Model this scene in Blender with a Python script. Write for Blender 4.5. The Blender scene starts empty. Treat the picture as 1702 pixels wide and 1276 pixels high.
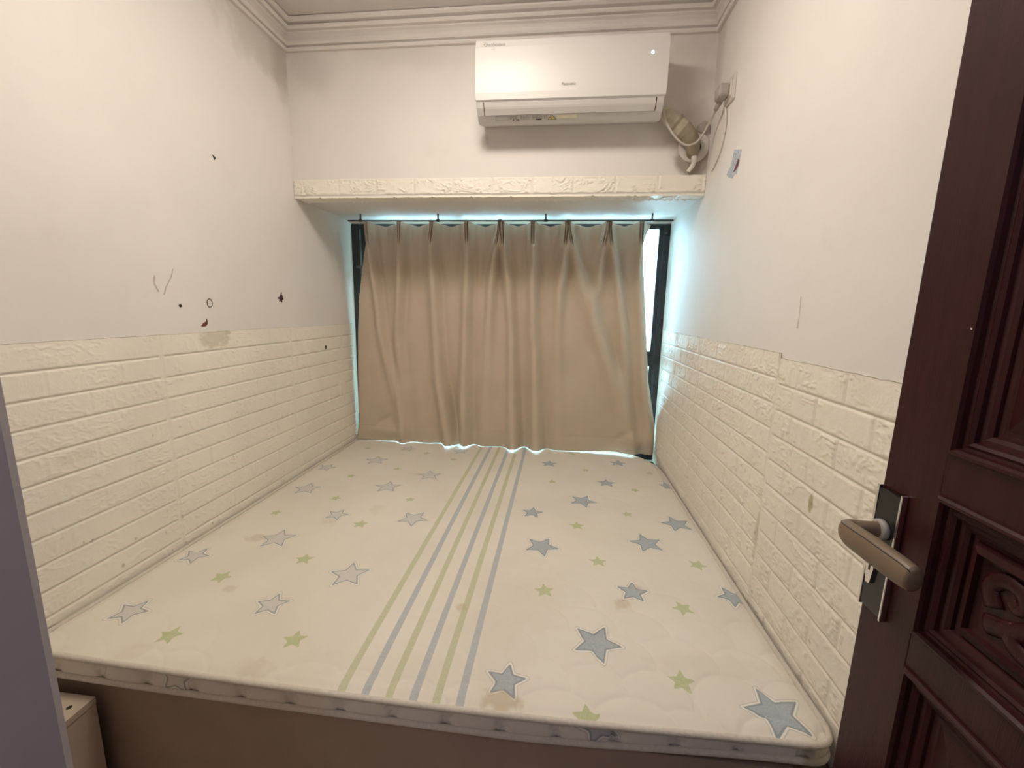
import bpy, bmesh, math, random
import numpy as np
from mathutils import Vector, Matrix

random.seed(7)
scene = bpy.context.scene
COL = scene.collection

# ------------------------------------------------------------------ camera
W, YH, YW, YM, ZM, ZC = 2.0, 2.147, 2.732, 0.812, 0.458, 2.662
cam_d = bpy.data.cameras.new('camera')
cam = bpy.data.objects.new('camera', cam_d)
COL.objects.link(cam)
cam_d.sensor_fit = 'HORIZONTAL'
cam_d.sensor_width = 36.0
cam_d.lens = 704.57 / 1702 * 36.0
cam_d.clip_start = 0.01
_r = Vector((0.99337362, 0.11294299, 0.0212774))
_u = Vector((-0.04023303, 0.16831558, 0.98491176))
_f = Vector((-0.10765756, 0.97924141, -0.17174429))
_M = Matrix((_r, _u, -_f)).transposed().to_4x4()
_M.translation = Vector((1.3686, 0.0, 1.35))
cam.matrix_world = _M
scene.camera = cam

# ------------------------------------------------------------------ world, exposure
LAMP = 43.0
LAMP_COL = (1.0, 0.905, 0.79)
HALL = 5.5
world = bpy.data.worlds.new('overcast_sky')
scene.world = world
world.use_nodes = True
bg = world.node_tree.nodes['Background']
bg.inputs['Color'].default_value = (0.45, 0.80, 1.0, 1)
bg.inputs['Strength'].default_value = 24.0
scene.view_settings.view_transform = 'Standard'
scene.view_settings.look = 'None'
scene.view_settings.exposure = 0.0
scene.view_settings.gamma = 1.0


# ------------------------------------------------------------------ helpers
def setp(o, label=None, cat=None, group=None, kind=None):
    if label: o['label'] = label
    if cat: o['category'] = cat
    if group: o['group'] = group
    if kind: o['kind'] = kind
    return o


def empty(name, loc, label=None, cat=None, kind=None, group=None):
    o = bpy.data.objects.new(name, None)
    COL.objects.link(o)
    o.location = loc
    o.empty_display_size = 0.05
    return setp(o, label, cat, group, kind)


def link(name, me, mat=None, parent=None, smooth=False):
    o = bpy.data.objects.new(name, me)
    COL.objects.link(o)
    if mat is not None:
        for m in (mat if isinstance(mat, (list, tuple)) else [mat]):
            me.materials.append(m)
    if parent is not None:
        o.parent = parent
        o.matrix_parent_inverse = Matrix.Translation(-parent.location)
    if smooth:
        me.polygons.foreach_set('use_smooth', [True] * len(me.polygons))
    return o


def from_bm(name, bm, mat=None, parent=None, smooth=False):
    bmesh.ops.recalc_face_normals(bm, faces=bm.faces[:])
    me = bpy.data.meshes.new(name)
    bm.to_mesh(me)
    bm.free()
    return link(name, me, mat, parent, smooth)


def add_box(bm, a, b, bev=0.0, seg=2):
    x0, y0, z0 = a
    x1, y1, z1 = b
    vs = [bm.verts.new(p) for p in ((x0, y0, z0), (x1, y0, z0), (x1, y1, z0), (x0, y1, z0),
                                    (x0, y0, z1), (x1, y0, z1), (x1, y1, z1), (x0, y1, z1))]
    fs = [bm.faces.new([vs[i] for i in f]) for f in ((0, 3, 2, 1), (4, 5, 6, 7), (0, 1, 5, 4), (1, 2, 6, 5), (2, 3, 7, 6), (3, 0, 4, 7))]
    if bev > 0:
        es = list({e for f in fs for e in f.edges})
        bmesh.ops.bevel(bm, geom=es, offset=bev, segments=seg, affect='EDGES', profile=0.5)


def box(name, a, b, mat, parent=None, bev=0.0, seg=2):
    bm = bmesh.new()
    add_box(bm, a, b, bev, seg)
    return from_bm(name, bm, mat, parent)


def add_tube(bm, pts, rad, seg=12, flat=1.0, side=None, caps=True, closed=False):
    """sweep an (elliptic) section along points; rad is a number or one per point"""
    P = [Vector(p) for p in pts]
    n = len(P)
    R = rad if isinstance(rad, (list, tuple)) else [rad] * n
    rings = []
    up = Vector(side) if side else None
    prev = None
    for i in range(n):
        if closed:
            t = (P[(i + 1) % n] - P[i - 1]).normalized()
        else:
            t = (P[min(i + 1, n - 1)] - P[max(i - 1, 0)]).normalized()
        if up is not None:
            a = (up - t * up.dot(t)).normalized()
        elif prev is None:
            h = Vector((0, 0, 1)) if abs(t.z) < .9 else Vector((1, 0, 0))
            a = (h - t * h.dot(t)).normalized()
        else:
            a = (prev - t * prev.dot(t)).normalized()
        prev = a
        b = t.cross(a)
        rings.append([bm.verts.new(P[i] + (a * math.cos(2 * math.pi * k / seg) + b * math.sin(2 * math.pi * k / seg) * flat) * R[i]) for k in range(seg)])
    for i in range(n if closed else n - 1):
        j = (i + 1) % n
        for k in range(seg):
            bm.faces.new((rings[i][k], rings[i][(k + 1) % seg], rings[j][(k + 1) % seg], rings[j][k]))
    if caps and not closed:
        bm.faces.new(rings[0][::-1])
        bm.faces.new(rings[-1])


def tube(name, pts, rad, mat, parent=None, **k):
    bm = bmesh.new()
    add_tube(bm, pts, rad, **k)
    return from_bm(name, bm, mat, parent, True)


def spline(pts, n=8):
    """Catmull-Rom through points of any dimension"""
    P = [np.array(p, float) for p in pts]
    P = [2 * P[0] - P[1]] + P + [2 * P[-1] - P[-2]]
    out = []
    for i in range(1, len(P) - 2):
        for k in range(n):
            t = k / n
            out.append(0.5 * (2 * P[i] + (P[i + 1] - P[i - 1]) * t + (2 * P[i - 1] - 5 * P[i] + 4 * P[i + 1] - P[i + 2]) * t * t
                              + (3 * P[i] - P[i - 1] - 3 * P[i + 1] + P[i + 2]) * t ** 3))
    out.append(P[-2])
    return [tuple(p) for p in out]


def grid(name, V, mat, parent=None, flip=False, attrs=None, smooth=True):
    """mesh from an array of points V[n, m, 3]; attrs: name -> array[n, m]"""
    n, m = V.shape[:2]
    idx = np.arange(n * m).reshape(n, m)
    q = np.stack([idx[:-1, :-1], idx[1:, :-1], idx[1:, 1:], idx[:-1, 1:]], -1).reshape(-1, 4)
    if flip:
        q = q[:, ::-1]
    me = bpy.data.meshes.new(name)
    me.vertices.add(n * m)
    me.vertices.foreach_set('co', V.reshape(-1).astype(np.float32))
    me.loops.add(len(q) * 4)
    me.loops.foreach_set('vertex_index', q.reshape(-1).astype(np.int32))
    me.polygons.add(len(q))
    me.polygons.foreach_set('loop_start', (np.arange(len(q)) * 4).astype(np.int32))
    me.polygons.foreach_set('loop_total', np.full(len(q), 4, np.int32))
    me.update(calc_edges=True)
    for k, a in (attrs or {}).items():
        at = me.attributes.new(k, 'FLOAT', 'POINT')
        at.data.foreach_set('value', a.reshape(-1).astype(np.float32))
    return link(name, me, mat, parent, smooth)


_rng = np.random.RandomState(3)
_TAB = _rng.rand(256, 256)


def vnoise(x, y):
    x0, y0 = np.floor(x).astype(int), np.floor(y).astype(int)
    fx, fy = x - x0, y - y0
    fx, fy = fx * fx * (3 - 2 * fx), fy * fy * (3 - 2 * fy)
    g = lambda a, b: _TAB[a % 256, b % 256]
    return (g(x0, y0) * (1 - fx) + g(x0 + 1, y0) * fx) * (1 - fy) + (g(x0, y0 + 1) * (1 - fx) + g(x0 + 1, y0 + 1) * fx) * fy


def fbm(x, y, o=4):
    s, a, t = 0, 0.5, 0
    for i in range(o):
        s = s + a * vnoise(x * 2 ** i + 17.3 * i, y * 2 ** i + 9.1 * i)
        t += a
        a *= .5
    return s / t


def sstep(a, b, x):
    t = np.clip((x - a) / (b - a), 0, 1)
    return t * t * (3 - 2 * t)


# ------------------------------------------------------------------ materials
class NT:
    def __init__(s, name):
        s.m = bpy.data.materials.new(name)
        s.m.use_nodes = True
        s.t = s.m.node_tree
        s.b = s.t.nodes['Principled BSDF']
        s.tc = None

    def n(s, typ, **k):
        nd = s.t.nodes.new(typ)
        for a, v in k.items():
            setattr(nd, a, v)
        return nd

    def l(s, a, b):
        s.t.links.new(a, b)

    def pos(s):
        if s.tc is None:
            s.tc = s.n('ShaderNodeNewGeometry').outputs['Position']
        return s.tc

    def noise(s, scale, detail=3, rough=.55, vec=None, dist=0):
        nd = s.n('ShaderNodeTexNoise')
        nd.inputs['Scale'].default_value = scale
        nd.inputs['Detail'].default_value = detail
        nd.inputs['Roughness'].default_value = rough
        nd.inputs['Distortion'].default_value = dist
        s.l(vec if vec is not None else s.pos(), nd.inputs['Vector'])
        return nd.outputs['Fac']

    def ramp(s, fac, a, b, c0=0.0, c1=1.0):
        nd = s.n('ShaderNodeMapRange')
        nd.interpolation_type = 'SMOOTHSTEP'
        for i, v in zip((1, 2, 3, 4), (a, b, c0, c1)):
            nd.inputs[i].default_value = v
        s.l(fac, nd.inputs[0])
        return nd.outputs[0]

    def math(s, op, a, b=None):
        nd = s.n('ShaderNodeMath', operation=op)
        for i, v in enumerate((a, b)):
            if v is None: continue
            if isinstance(v, (int, float)): nd.inputs[i].default_value = v
            else: s.l(v, nd.inputs[i])
        return nd.outputs[0]

    def mix(s, fac, a, b):
        nd = s.n('ShaderNodeMix', data_type='RGBA')
        for i, v in zip((0, 6, 7), (fac, a, b)):
            if isinstance(v, (int, float)): nd.inputs[i].default_value = v
            elif isinstance(v, (tuple, list)): nd.inputs[i].default_value = (*v, 1)
            else: s.l(v, nd.inputs[i])
        return nd.outputs[2]

    def attr(s, name):
        return s.n('ShaderNodeAttribute', attribute_name=name).outputs['Fac']

    def bump(s, h, dist, strength=1.0, normal=None):
        nd = s.n('ShaderNodeBump')
        nd.inputs['Distance'].default_value = dist
        nd.inputs['Strength'].default_value = strength
        s.l(h, nd.inputs['Height'])
        if normal is not None: s.l(normal, nd.inputs['Normal'])
        return nd.outputs[0]

    def set(s, color=None, rough=None, metal=None, normal=None, spec=None):
        for k, v in (('Base Color', color), ('Roughness', rough), ('Metallic', metal), ('Normal', normal), ('Specular IOR Level', spec)):
            if v is None: continue
            if isinstance(v, (int, float)): s.b.inputs[k].default_value = v
            elif isinstance(v, (tuple, list)): s.b.inputs[k].default_value = (*v, 1)
            else: s.l(v, s.b.inputs[k])
        return s.m


def simple(name, color, rough=.5, metal=0.0, var=0.06, scale=30, bump=0.0, spec=None):
    t = NT(name)
    nz = t.noise(scale, 3)
    c = t.mix(t.ramp(nz, .3, .7), tuple(v * (1 - var) for v in color), tuple(min(1, v * (1 + var)) for v in color))
    nm = t.bump(t.noise(scale * 6, 3), bump) if bump else None
    return t.set(c, rough, metal, nm, spec)


def dist_mask(t, centre, r0, r1, amount, stretch=(1, 1, 1)):
    """1 near a point, 0 away, with ragged edge"""
    s = t.n('ShaderNodeVectorMath', operation='SUBTRACT')
    t.l(t.pos(), s.inputs[0]); s.inputs[1].default_value = centre
    k = t.n('ShaderNodeVectorMath', operation='MULTIPLY')
    t.l(s.outputs[0], k.inputs[0]); k.inputs[1].default_value = stretch
    ln = t.n('ShaderNodeVectorMath', operation='LENGTH')
    t.l(k.outputs[0], ln.inputs[0])
    d = t.math('ADD', ln.outputs['Value'], t.math('MULTIPLY', t.math('SUBTRACT', t.noise(9, 4), .5), r1 * .9))
    return t.ramp(d, r0, r1, amount, 0)


PLASTER = (.82, .785, .745)


def plaster(name, stains_and_shade=(), base=PLASTER):
    t = NT(name)
    n1 = t.ramp(t.noise(1.6, 4), .35, .65)
    c = t.mix(n1, tuple(v * .965 for v in base), tuple(min(1, v * 1.02) for v in base))
    n2 = t.ramp(t.noise(5.5, 5, .65), .55, .75, 0, .10)
    c = t.mix(n2, c, (.60, .55, .48))
    for (cen, r0, r1, amt, st, colr) in stains_and_shade:
        c = t.mix(dist_mask(t, cen, r0, r1, amt, st), c, colr)
    h = t.math('ADD', t.noise(60, 4), t.math('MULTIPLY', t.noise(7, 3), 2.0))
    return t.set(c, .62, None, t.bump(h, .0005, .6), .3)


DIRT_AND_SHADE = (.42, .37, .31)  # dirt tone, also used for shade painted around the air conditioner
M_wall_left = plaster('wall_paint_left', [((0, 2.10, 2.48), .02, .16, .45, (1, 1.5, .55), DIRT_AND_SHADE), ((0, 2.12, 2.55), .11, .20, .36, (1, .34, 1), DIRT_AND_SHADE),
                                          ((0, 1.42, 2.58), .03, .2, .14, (1, .4, 1), DIRT_AND_SHADE), ((0, 2.62, 1.70), .02, .12, .12, (1, 1, .4), DIRT_AND_SHADE)])
M_wall_right = plaster('wall_paint_right', [((2, 2.12, 2.45), .02, .14, .35, (1, 1.4, .5), DIRT_AND_SHADE), ((2, 2.02, 2.05), .02, .16, .16, (1, 1, .5), DIRT_AND_SHADE)])
M_wall_back = plaster('wall_paint_back', [((.12, 2.14, 2.50), .02, .2, .30, (1, 1, 1), DIRT_AND_SHADE), ((.6, 2.14, 2.53), .02, .16, .16, (.35, 1, 1.4), DIRT_AND_SHADE),
                                          ((1.94, 2.14, 2.035), .055, .095, .85, (1, 1, 1.15), (.27, .225, .18)), ((1.94, 2.14, 2.13), .05, .16, .35, (1, 1, .7), DIRT_AND_SHADE),
                                          ((1.36, 2.14, 2.13), .02, .06, .18, (.1, 1, 1.2), DIRT_AND_SHADE), ((.975, 2.14, 2.135), .008, .025, .55, (1, 1, .6), DIRT_AND_SHADE),  # strip and corner spot: shade under the air conditioner, painted into the wall colour
                                          ((1.88, 2.14, 2.38), .04, .22, .30, (1, 1, .6), DIRT_AND_SHADE)])  # painted darkening for the shadow to the right of the air conditioner
M_ceiling = plaster('ceiling_paint', [((.1, 2.1, 2.67), .02, .4, .12, (.4, 1, 1), DIRT_AND_SHADE)], (.75, .71, .68))
M_crown = plaster('crown_paint', [((0, 2.1, 2.6), .02, .3, .18, (.5, .5, 1), DIRT_AND_SHADE)], (.82, .78, .74))


def brick_mat(name, base=(.90, .85, .75)):
    t = NT(name)
    n1 = t.ramp(t.noise(3.0, 4), .3, .7)
    c = t.mix(n1, tuple(v * .96 for v in base), tuple(min(1, v * 1.03) for v in base))
    c = t.mix(t.attr('groove'), c, tuple(v * .93 for v in base))
    c = t.mix(t.attr('stain'), c, (.40, .35, .17))
    c = t.mix(t.attr('chip'), c, (.22, .18, .13))
    h = t.noise(190, 4, .6)
    return t.set(c, .48, None, t.bump(h, .0012, .5), .35)


M_brick = brick_mat('embossed_brick_foam')
M_hall = plaster('hall_paint', (), (.60, .58, .58))
M_jamb = plaster('entrance_wall_paint', [((1.19, .12, 1.05), .01, .07, .5, (1, 1, .25), (.25, .20, .22)), ((1.19, .10, .8), .01, .06, .4, (1, 1, .25), (.25, .20, .22))], (.62, .56, .58))
M_floor = simple('floor_tile', (.42, .34, .28), .35)
M_base = simple('bed_base_laminate', (.37, .28, .215), .5, var=.05, scale=6)
M_boxwood = simple('pale_board', (.52, .43, .34), .55, var=.06, scale=8)
M_dark = simple('black_granite', (.012, .012, .013), .25, var=.3)
M_alu = simple('bronze_aluminium', (.030, .030, .032), .35, metal=.3, var=.1)
M_alu2 = simple('grey_aluminium', (.16, .17, .18), .4, metal=.6)
M_acw = simple('white_gloss_plastic', (.67, .655, .63), .38, var=.01, scale=5)
M_acg = simple('white_satin_plastic', (.64, .62, .59), .42, var=.02, scale=5)
M_black = simple('black_plastic', (.02, .019, .018), .5)
M_greytext = simple('grey_print', (.36, .34, .31), .6)
M_lightgrey = simple('pale_grey_print', (.58, .55, .50), .6)
M_yellow = simple('yellow_print', (.72, .58, .16), .5)
M_paperw = simple('white_paper', (.76, .71, .55), .6)
M_wplast = simple('aged_white_plastic', (.70, .66, .60), .45)
M_cord = simple('grey_vinyl_cord', (.52, .48, .43), .5)
M_gplast = simple('grey_plastic', (.40, .37, .34), .5)
M_rust = simple('rust_brown_flake', (.16, .045, .025), .7, var=.3)
M_speck = simple('dark_speck', (.02, .016, .014), .7)
M_purple = simple('dark_purple_paper', (.05, .022, .03), .7, var=.4, scale=200)
M_scratch = simple('grey_scratch', (.52, .47, .41), .7)
M_hose = simple('white_vinyl_hose', (.72, .68, .62), .5)
M_putty = simple('grey_putty', (.45, .40, .35), .8, bump=.003)
M_chrome = simple('chrome', (.80, .78, .76), .22, metal=1.0, var=.02)
M_lever = simple('tan_leather_enamel', (.20, .140, .088), .42, var=.05, scale=15)
M_lockblk = simple('black_lacquer', (.012, .012, .013), .22)
M_piping = simple('woven_piping', (.74, .68, .58), .85, var=.05, scale=120, bump=.002)


def wood_mat():
    t = NT('mahogany')
    mp = t.n('ShaderNodeMapping')
    mp.inputs['Scale'].default_value = (8, 8, .8)
    t.l(t.pos(), mp.inputs['Vector'])
    g = t.ramp(t.noise(9, 5, .6, mp.outputs[0], .5), .3, .7)
    c = t.mix(g, (.029, .0042, .0056), (.043, .0068, .0080))
    return t.set(c, .42, None, t.bump(t.noise(60, 3, .5, mp.outputs[0]), .0006, .4), .30)


M_wood = wood_mat()


def tape_mat():
    t = NT('wrapped_insulation_tape')
    c = t.mix(t.ramp(t.noise(25, 4), .3, .7), (.50, .45, .34), (.68, .63, .50))
    c = t.mix(t.attr('edge'), c, (.20, .16, .10))
    return t.set(c, .6, None, t.bump(t.noise(60, 3), .002, .6))


M_tape = tape_mat()


def curtain_mat():
    t = NT('beige_curtain_cloth')
    n1 = t.ramp(t.noise(5, 3), .3, .7)
    c = t.mix(n1, (.59, .485, .375), (.63, .52, .405))
    wv = t.n('ShaderNodeTexWave', wave_type='BANDS', bands_direction='Z')
    wv.inputs['Scale'].default_value = 240
    wv.inputs['Distortion'].default_value = 1.5
    t.l(t.pos(), wv.inputs['Vector'])
    h = t.math('ADD', wv.outputs['Fac'], t.noise(420, 2))
    t.b.inputs['Sheen Weight'].default_value = .25
    t.b.inputs['Sheen Roughness'].default_value = .5
    return t.set(c, .85, None, t.bump(h, .0004, .4), .2)


M_curtain = curtain_mat()


def mattress_mat():
    t = NT('mattress_ticking')
    base = t.mix(t.ramp(t.noise(2.3, 4), .3, .7), (.735, .685, .585), (.80, .75, .65))
    blue, green, sb, sg, sheen_fade = (t.attr(k) for k in ('blue', 'green', 'stripe_blue', 'stripe_green', 'sheen_fade'))
    weave = t.ramp(t.noise(260, 2), .3, .7, .75, 1)
    BL, GR = (.37, .425, .455), (.50, .54, .28)
    lt = tuple(.86 * b + .14 * v for b, v in zip((.76, .71, .61), BL))
    c = base
    # thin outer line, white halo, fill with dark rim
    outer = t.math('MULTIPLY', t.ramp(blue, .0075, .0062), t.ramp(blue, .0040, .0052))
    c = t.mix(t.math('MULTIPLY', outer, .55), c, (.40, .41, .40))
    halo = t.math('MULTIPLY', t.ramp(blue, .0055, .0045), t.ramp(blue, .0005, .0015))
    c = t.mix(t.math('MULTIPLY', halo, .8), c, (.84, .80, .71))
    fillc = t.mix(sheen_fade, BL, lt)
    fill = t.math('MULTIPLY', t.ramp(blue, .0008, -.0008), weave)
    c = t.mix(fill, c, fillc)
    rim = t.math('MULTIPLY', t.ramp(blue, .001, -.0002), t.ramp(blue, -.0052, -.003))
    c = t.mix(t.math('MULTIPLY', rim, .7), c, (.25, .28, .29))
    c = t.mix(t.math('MULTIPLY', t.ramp(green, .0008, -.0008), weave), c, GR)
    c = t.mix(t.math('MULTIPLY', t.ramp(sb, .001, -.001), weave), c, (.44, .475, .49))
    c = t.mix(t.math('MULTIPLY', t.ramp(sg, .001, -.001), weave), c, (.54, .555, .35))
    c = t.mix(t.attr('stain'), c, (.50, .38, .22))
    h = t.math('ADD', t.noise(330, 2), t.noise(120, 2))
    t.b.inputs['Sheen Weight'].default_value = .15
    return t.set(c, .8, None, t.bump(h, .0006, .5), .25)


M_matt = mattress_mat()


def emit_mat(name, col, strength):
    t = NT(name)
    t.b.inputs['Emission Color'].default_value = (*col, 1)
    t.b.inputs['Emission Strength'].default_value = strength
    return t.set((.9, .88, .84), .5)


def glass_mat():
    t = NT('window_glass')
    t.t.nodes.remove(t.b)
    tr, gl = t.n('ShaderNodeBsdfTransparent'), t.n('ShaderNodeBsdfGlossy')
    tr.inputs['Color'].default_value = (.93, .97, .97, 1)
    gl.inputs['Roughness'].default_value = .02
    fr = t.n('ShaderNodeFresnel')
    mx = t.n('ShaderNodeMixShader')
    t.l(fr.outputs[0], mx.inputs[0]); t.l(tr.outputs[0], mx.inputs[1]); t.l(gl.outputs[0], mx.inputs[2])
    t.l(mx.outputs[0], t.t.nodes['Material Output'].inputs['Surface'])
    return t.m


M_glass = glass_mat()


# ------------------------------------------------------------------ room shell
def struct(o, label, cat):
    return setp(o, label, cat, None, 'structure')


struct(box('floor', (-.12, -1.6, -.1), (2.72, 2.90, 0), M_floor), 'tiled floor under the bed base and the hall', 'floor')
struct(box('ceiling', (-.12, -.1, ZC), (2.12, 2.90, ZC + .1), M_ceiling), 'off-white painted ceiling above the moulded cornice', 'ceiling')
struct(box('wall_left', (-.12, -.1, 0), (0, 2.90, ZC), M_wall_left), 'off-white plaster wall on the left with scattered dark marks', 'wall')
struct(box('wall_right', (2.0, -.1, 0), (2.12, 2.90, ZC), M_wall_right), 'off-white plaster wall on the right behind the door', 'wall')
bm = bmesh.new()
add_box(bm, (0, YH, 1.890), (2.0, 2.90, ZC))
add_box(bm, (0, YW, 0), (2.0, 2.90, .405))
add_box(bm, (0, YW + .015, 1.874), (2.0, 2.90, 1.8905))
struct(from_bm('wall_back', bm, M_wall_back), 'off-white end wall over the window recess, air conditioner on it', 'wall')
bm = bmesh.new()
add_box(bm, (0, -.10, 0), (1.186, .12, ZC), .004)
add_box(bm, (1.186, -.10, 2.08), (2.0, -.02, ZC))
struct(from_bm('wall_front', bm, M_jamb), 'dim grey wall edge beside the doorway at the left', 'wall')
bm = bmesh.new()
add_box(bm, (-.12, -1.6, 0), (2.72, -1.5, ZC))
add_box(bm, (-.12, -1.5, 0), (0, -.1, ZC))
add_box(bm, (2.6, -1.5, 0), (2.72, 0, ZC))
add_box(bm, (2.0, -.1, 0), (2.72, 0, ZC))
add_box(bm, (-.12, -1.6, ZC), (2.72, -.1, ZC + .1))
struct(from_bm('wall_hall', bm, M_hall), 'plain walls of the hall outside the doorway', 'wall')

# crown moulding: one profile swept round the ceiling with mitred corners
prof = [(0, 2.546), (.014, 2.546), (.019, 2.552), (.019, 2.558), (.007, 2.561), (.007, 2.566), (.020, 2.569), (.026, 2.577), (.024, 2.586), (.011, 2.589),
        (.013, 2.598), (.020, 2.608), (.030, 2.614), (.032, 2.618), (.050, 2.618), (.056, 2.625), (.055, 2.632), (.041, 2.635), (.041, 2.640), (.060, 2.643),
        (.070, 2.650), (.070, 2.658), (.062, 2.662), (.062, ZC)]
bm = bmesh.new()
cor = [lambda o: (o, .12 + o), lambda o: (o, YH - o), lambda o: (2 - o, YH - o), lambda o: (2 - o, .0 + o)]
rows = [[bm.verts.new((*c(o), z)) for o, z in prof] for c in cor]
for i in range(3):
    for k in range(len(prof) - 1):
        bm.faces.new((rows[i][k], rows[i + 1][k], rows[i + 1][k + 1], rows[i][k + 1]))
o = from_bm('trim_1', bm, M_crown)
struct(o, 'off-white moulded cornice running round the ceiling', 'cornice')


# embossed brick sheets ------------------------------------------------------
def brick_sheet(name, fn, L, H, even, odd, seams, zoffs, pitch, mat, seed, faint=.6, extras=(), chips=0, flip=False, row=.075, rag=.003, rough=1.0, dim=0.0):
    """fn(u, v, h) -> xyz arrays ; u along the wall, v down from the top edge"""
    rs = np.random.RandomState(seed)
    u = np.linspace(L[0], L[1], int((L[1] - L[0]) / .0040) + 1)
    v = np.linspace(0, H, int(H / .0027) + 1)
    v = np.concatenate([[0, 0], v])
    U, V = np.meshgrid(u, v, indexing='ij')
    ed = np.array([L[0] - 9] + sorted(seams) + [L[1] + 9])
    zo = np.zeros_like(U)
    for i in range(len(ed) - 1):
        zo = np.where((U >= ed[i]) & (U < ed[i + 1]), zoffs[i], zo)
    Vs = V
    r = np.floor(Vs / row)
    fr = Vs / row - r
    dh = np.minimum(fr, 1 - fr) * row
    dh = np.where(Vs < row * .5, np.maximum(dh, .006 + 0 * dh), dh)
    par = (r.astype(int) % 2)
    ph = np.where(par == 0, even, odd)
    k = (U - ph) / pitch
    kr = np.round(k)
    dv = np.abs(k - kr) * pitch
    wt = vnoise(kr * 3.7 + 11.2 + seed, r * 5.3 + 2.1)
    wt = faint + (1 - faint) * wt ** (3.5 if faint < .3 else 1)
    wt = wt * (1 - dim * sstep(1.25, 1.33, U))
    wob = (fbm(U * 40, V * 40, 2) - .5) * .0018
    gh = 1 - sstep(.0012, .0050, dh + wob)
    gv = (1 - sstep(.0012, .0062, dv + wob)) * wt
    ds = np.min(np.abs(U[..., None] - np.array(seams)[None, None, :]), -1)
    inseam = 1 - sstep(.010, .016, ds + wob)
    gs = (1 - sstep(.001, .004, np.abs(ds - .0))) * .45
    g = np.maximum(gh, gv) * (1 - inseam * .85)
    gk = 1 - sstep(.003, .011, np.minimum(dh, dv / np.maximum(wt, .05)))
    g = np.maximum(g, gs)
    # scratchy trowel strokes
    wx, wy = fbm(U * 9 + 3, V * 9, 3) - .5, fbm(U * 9 + 40, V * 9 + 7, 3) - .5
    s1 = fbm(U * 34 + wx * 12 + seed, V * 44 + wy * 12 + r * 3.1, 3)
    ridge = np.clip(1 - np.abs(s1 - .5) * 13, 0, 1)
    msk = sstep(.40, .55, fbm(U * 14 + 5 + seed, V * 18 + 1, 3))
    edge = 1 - sstep(.006, .022, np.minimum(dh, dv))
    strokes = ridge * (msk * .9 + edge * .5)
    dents = fbm(U * 30 + 9, V * 30 + seed, 3) - .5
    h = .0042 * (1 - g) + rough * (.0034 * strokes - .0014 * edge * msk + .0022 * dents) * (1 - np.maximum(g, gk)) + .0006
    h = np.maximum(h, .0004)
    top = (fbm(U * 22 + seed, U * 0 + .5, 3) - .5) * rag
    h[:, 0] = -.003
    Vv = V - zo + top * np.exp(-V / .02)
    stain = np.zeros_like(U)
    for (su, sv, ru, rv, a) in extras:
        q = np.sqrt(((U - su) / ru) ** 2 + ((V - sv) / rv) ** 2) + (fbm(U * 30, V * 30, 4) - .5) * 1.6
        stain = np.maximum(stain, a * (1 - sstep(.5, 1.05, q)))
    chip = np.zeros_like(U)
    for i in range(chips):
        cu = rs.uniform(L[0] + .15, min(L[1] - .2, L[0] + 1.8)); cv = H * (1 - abs(rs.normal(0, .28)))
        ru, rv = rs.uniform(.002, .005), rs.uniform(.003, .008)
        q = np.sqrt(((U - cu) / ru) ** 2 + ((V - cv) / rv) ** 2) + (fbm(U * 150, V * 150, 2) - .5)
        chip = np.maximum(chip, rs.uniform(.15, .55) * (1 - sstep(.5, 1.1, q)))
    h = h - .0015 * chip
    X = np.stack(fn(U, Vv, h), -1)
    return grid(name, X, mat, None, flip, {'groove': np.clip(g, 0, 1) * .8, 'stain': stain, 'chip': chip})


ZBL, ZBR = 1.2405, 1.2465
o = brick_sheet('trim_2', lambda u, v, h: (h, u, ZBL - v), (.125, 2.688), ZBL - .405, 1.075, 1.172, [.60, 1.313, 2.028, 2.536], [0, 0, 0, 0, 0], .200, M_brick, 5,
                faint=.08, rough=.55, extras=[(1.564, .025, .07, .045, .38), (1.62, .008, .03, .012, .5), (1.0, .33, .06, .02, .12)], chips=48)
struct(o, 'cream embossed brick panelling on the left wall', 'wall panelling')
o = brick_sheet('trim_3', lambda u, v, h: (2.0 - h, u, ZBR - v), (.0, 2.688), ZBR - .405, .990, 1.0875, [.573, 1.283, 1.99, 2.40], [-.030, -.014, 0, 0, 0], .1955, M_brick, 9,
                faint=.9, rough=1.0, dim=.5, extras=[(1.29, .55, .012, .10, .4), (1.05, .33, .008, .03, .8), (1.283, .02, .012, .05, .3)], chips=44, flip=True, rag=.005)
struct(o, 'cream embossed brick panelling on the right wall beside the door', 'wall panelling')
o = brick_sheet('trim_4', lambda u, v, h: (u, YH - h, 1.973 - v), (.003, 1.998), .0745, .6275, .6275, [.05, 1.308], [0, 0, 0], .194, M_brick, 14, faint=.8, flip=True, rough=1.9)
struct(o, 'cream embossed brick band along the recess edge under the air conditioner', 'wall panelling')
o = brick_sheet('trim_5', lambda u, v, h: (u, YH - .003 + v, 1.890 - h), (.003, 1.998), .085, .72, .72, [.6, 1.31], [0, 0, 0], .194, M_brick, 21, faint=1.0, flip=True, rough=1.6)
struct(o, 'strip of cream embossed brick on the recess soffit over the curtain', 'wall panelling')
struct(box('trim_6', (.0, 2.40, .382), (2.0, 2.688, .408), M_dark), 'black stone sill slab in the back corner under the curtain', 'window sill')

# ------------------------------------------------------------------ ceiling lamp (just out of frame)
lamp = empty('ceiling_lamp', (1.0, 1.14, ZC), 'round flush ceiling lamp in the middle of the room', 'lamp')
bm = bmesh.new()
N = 40


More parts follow.
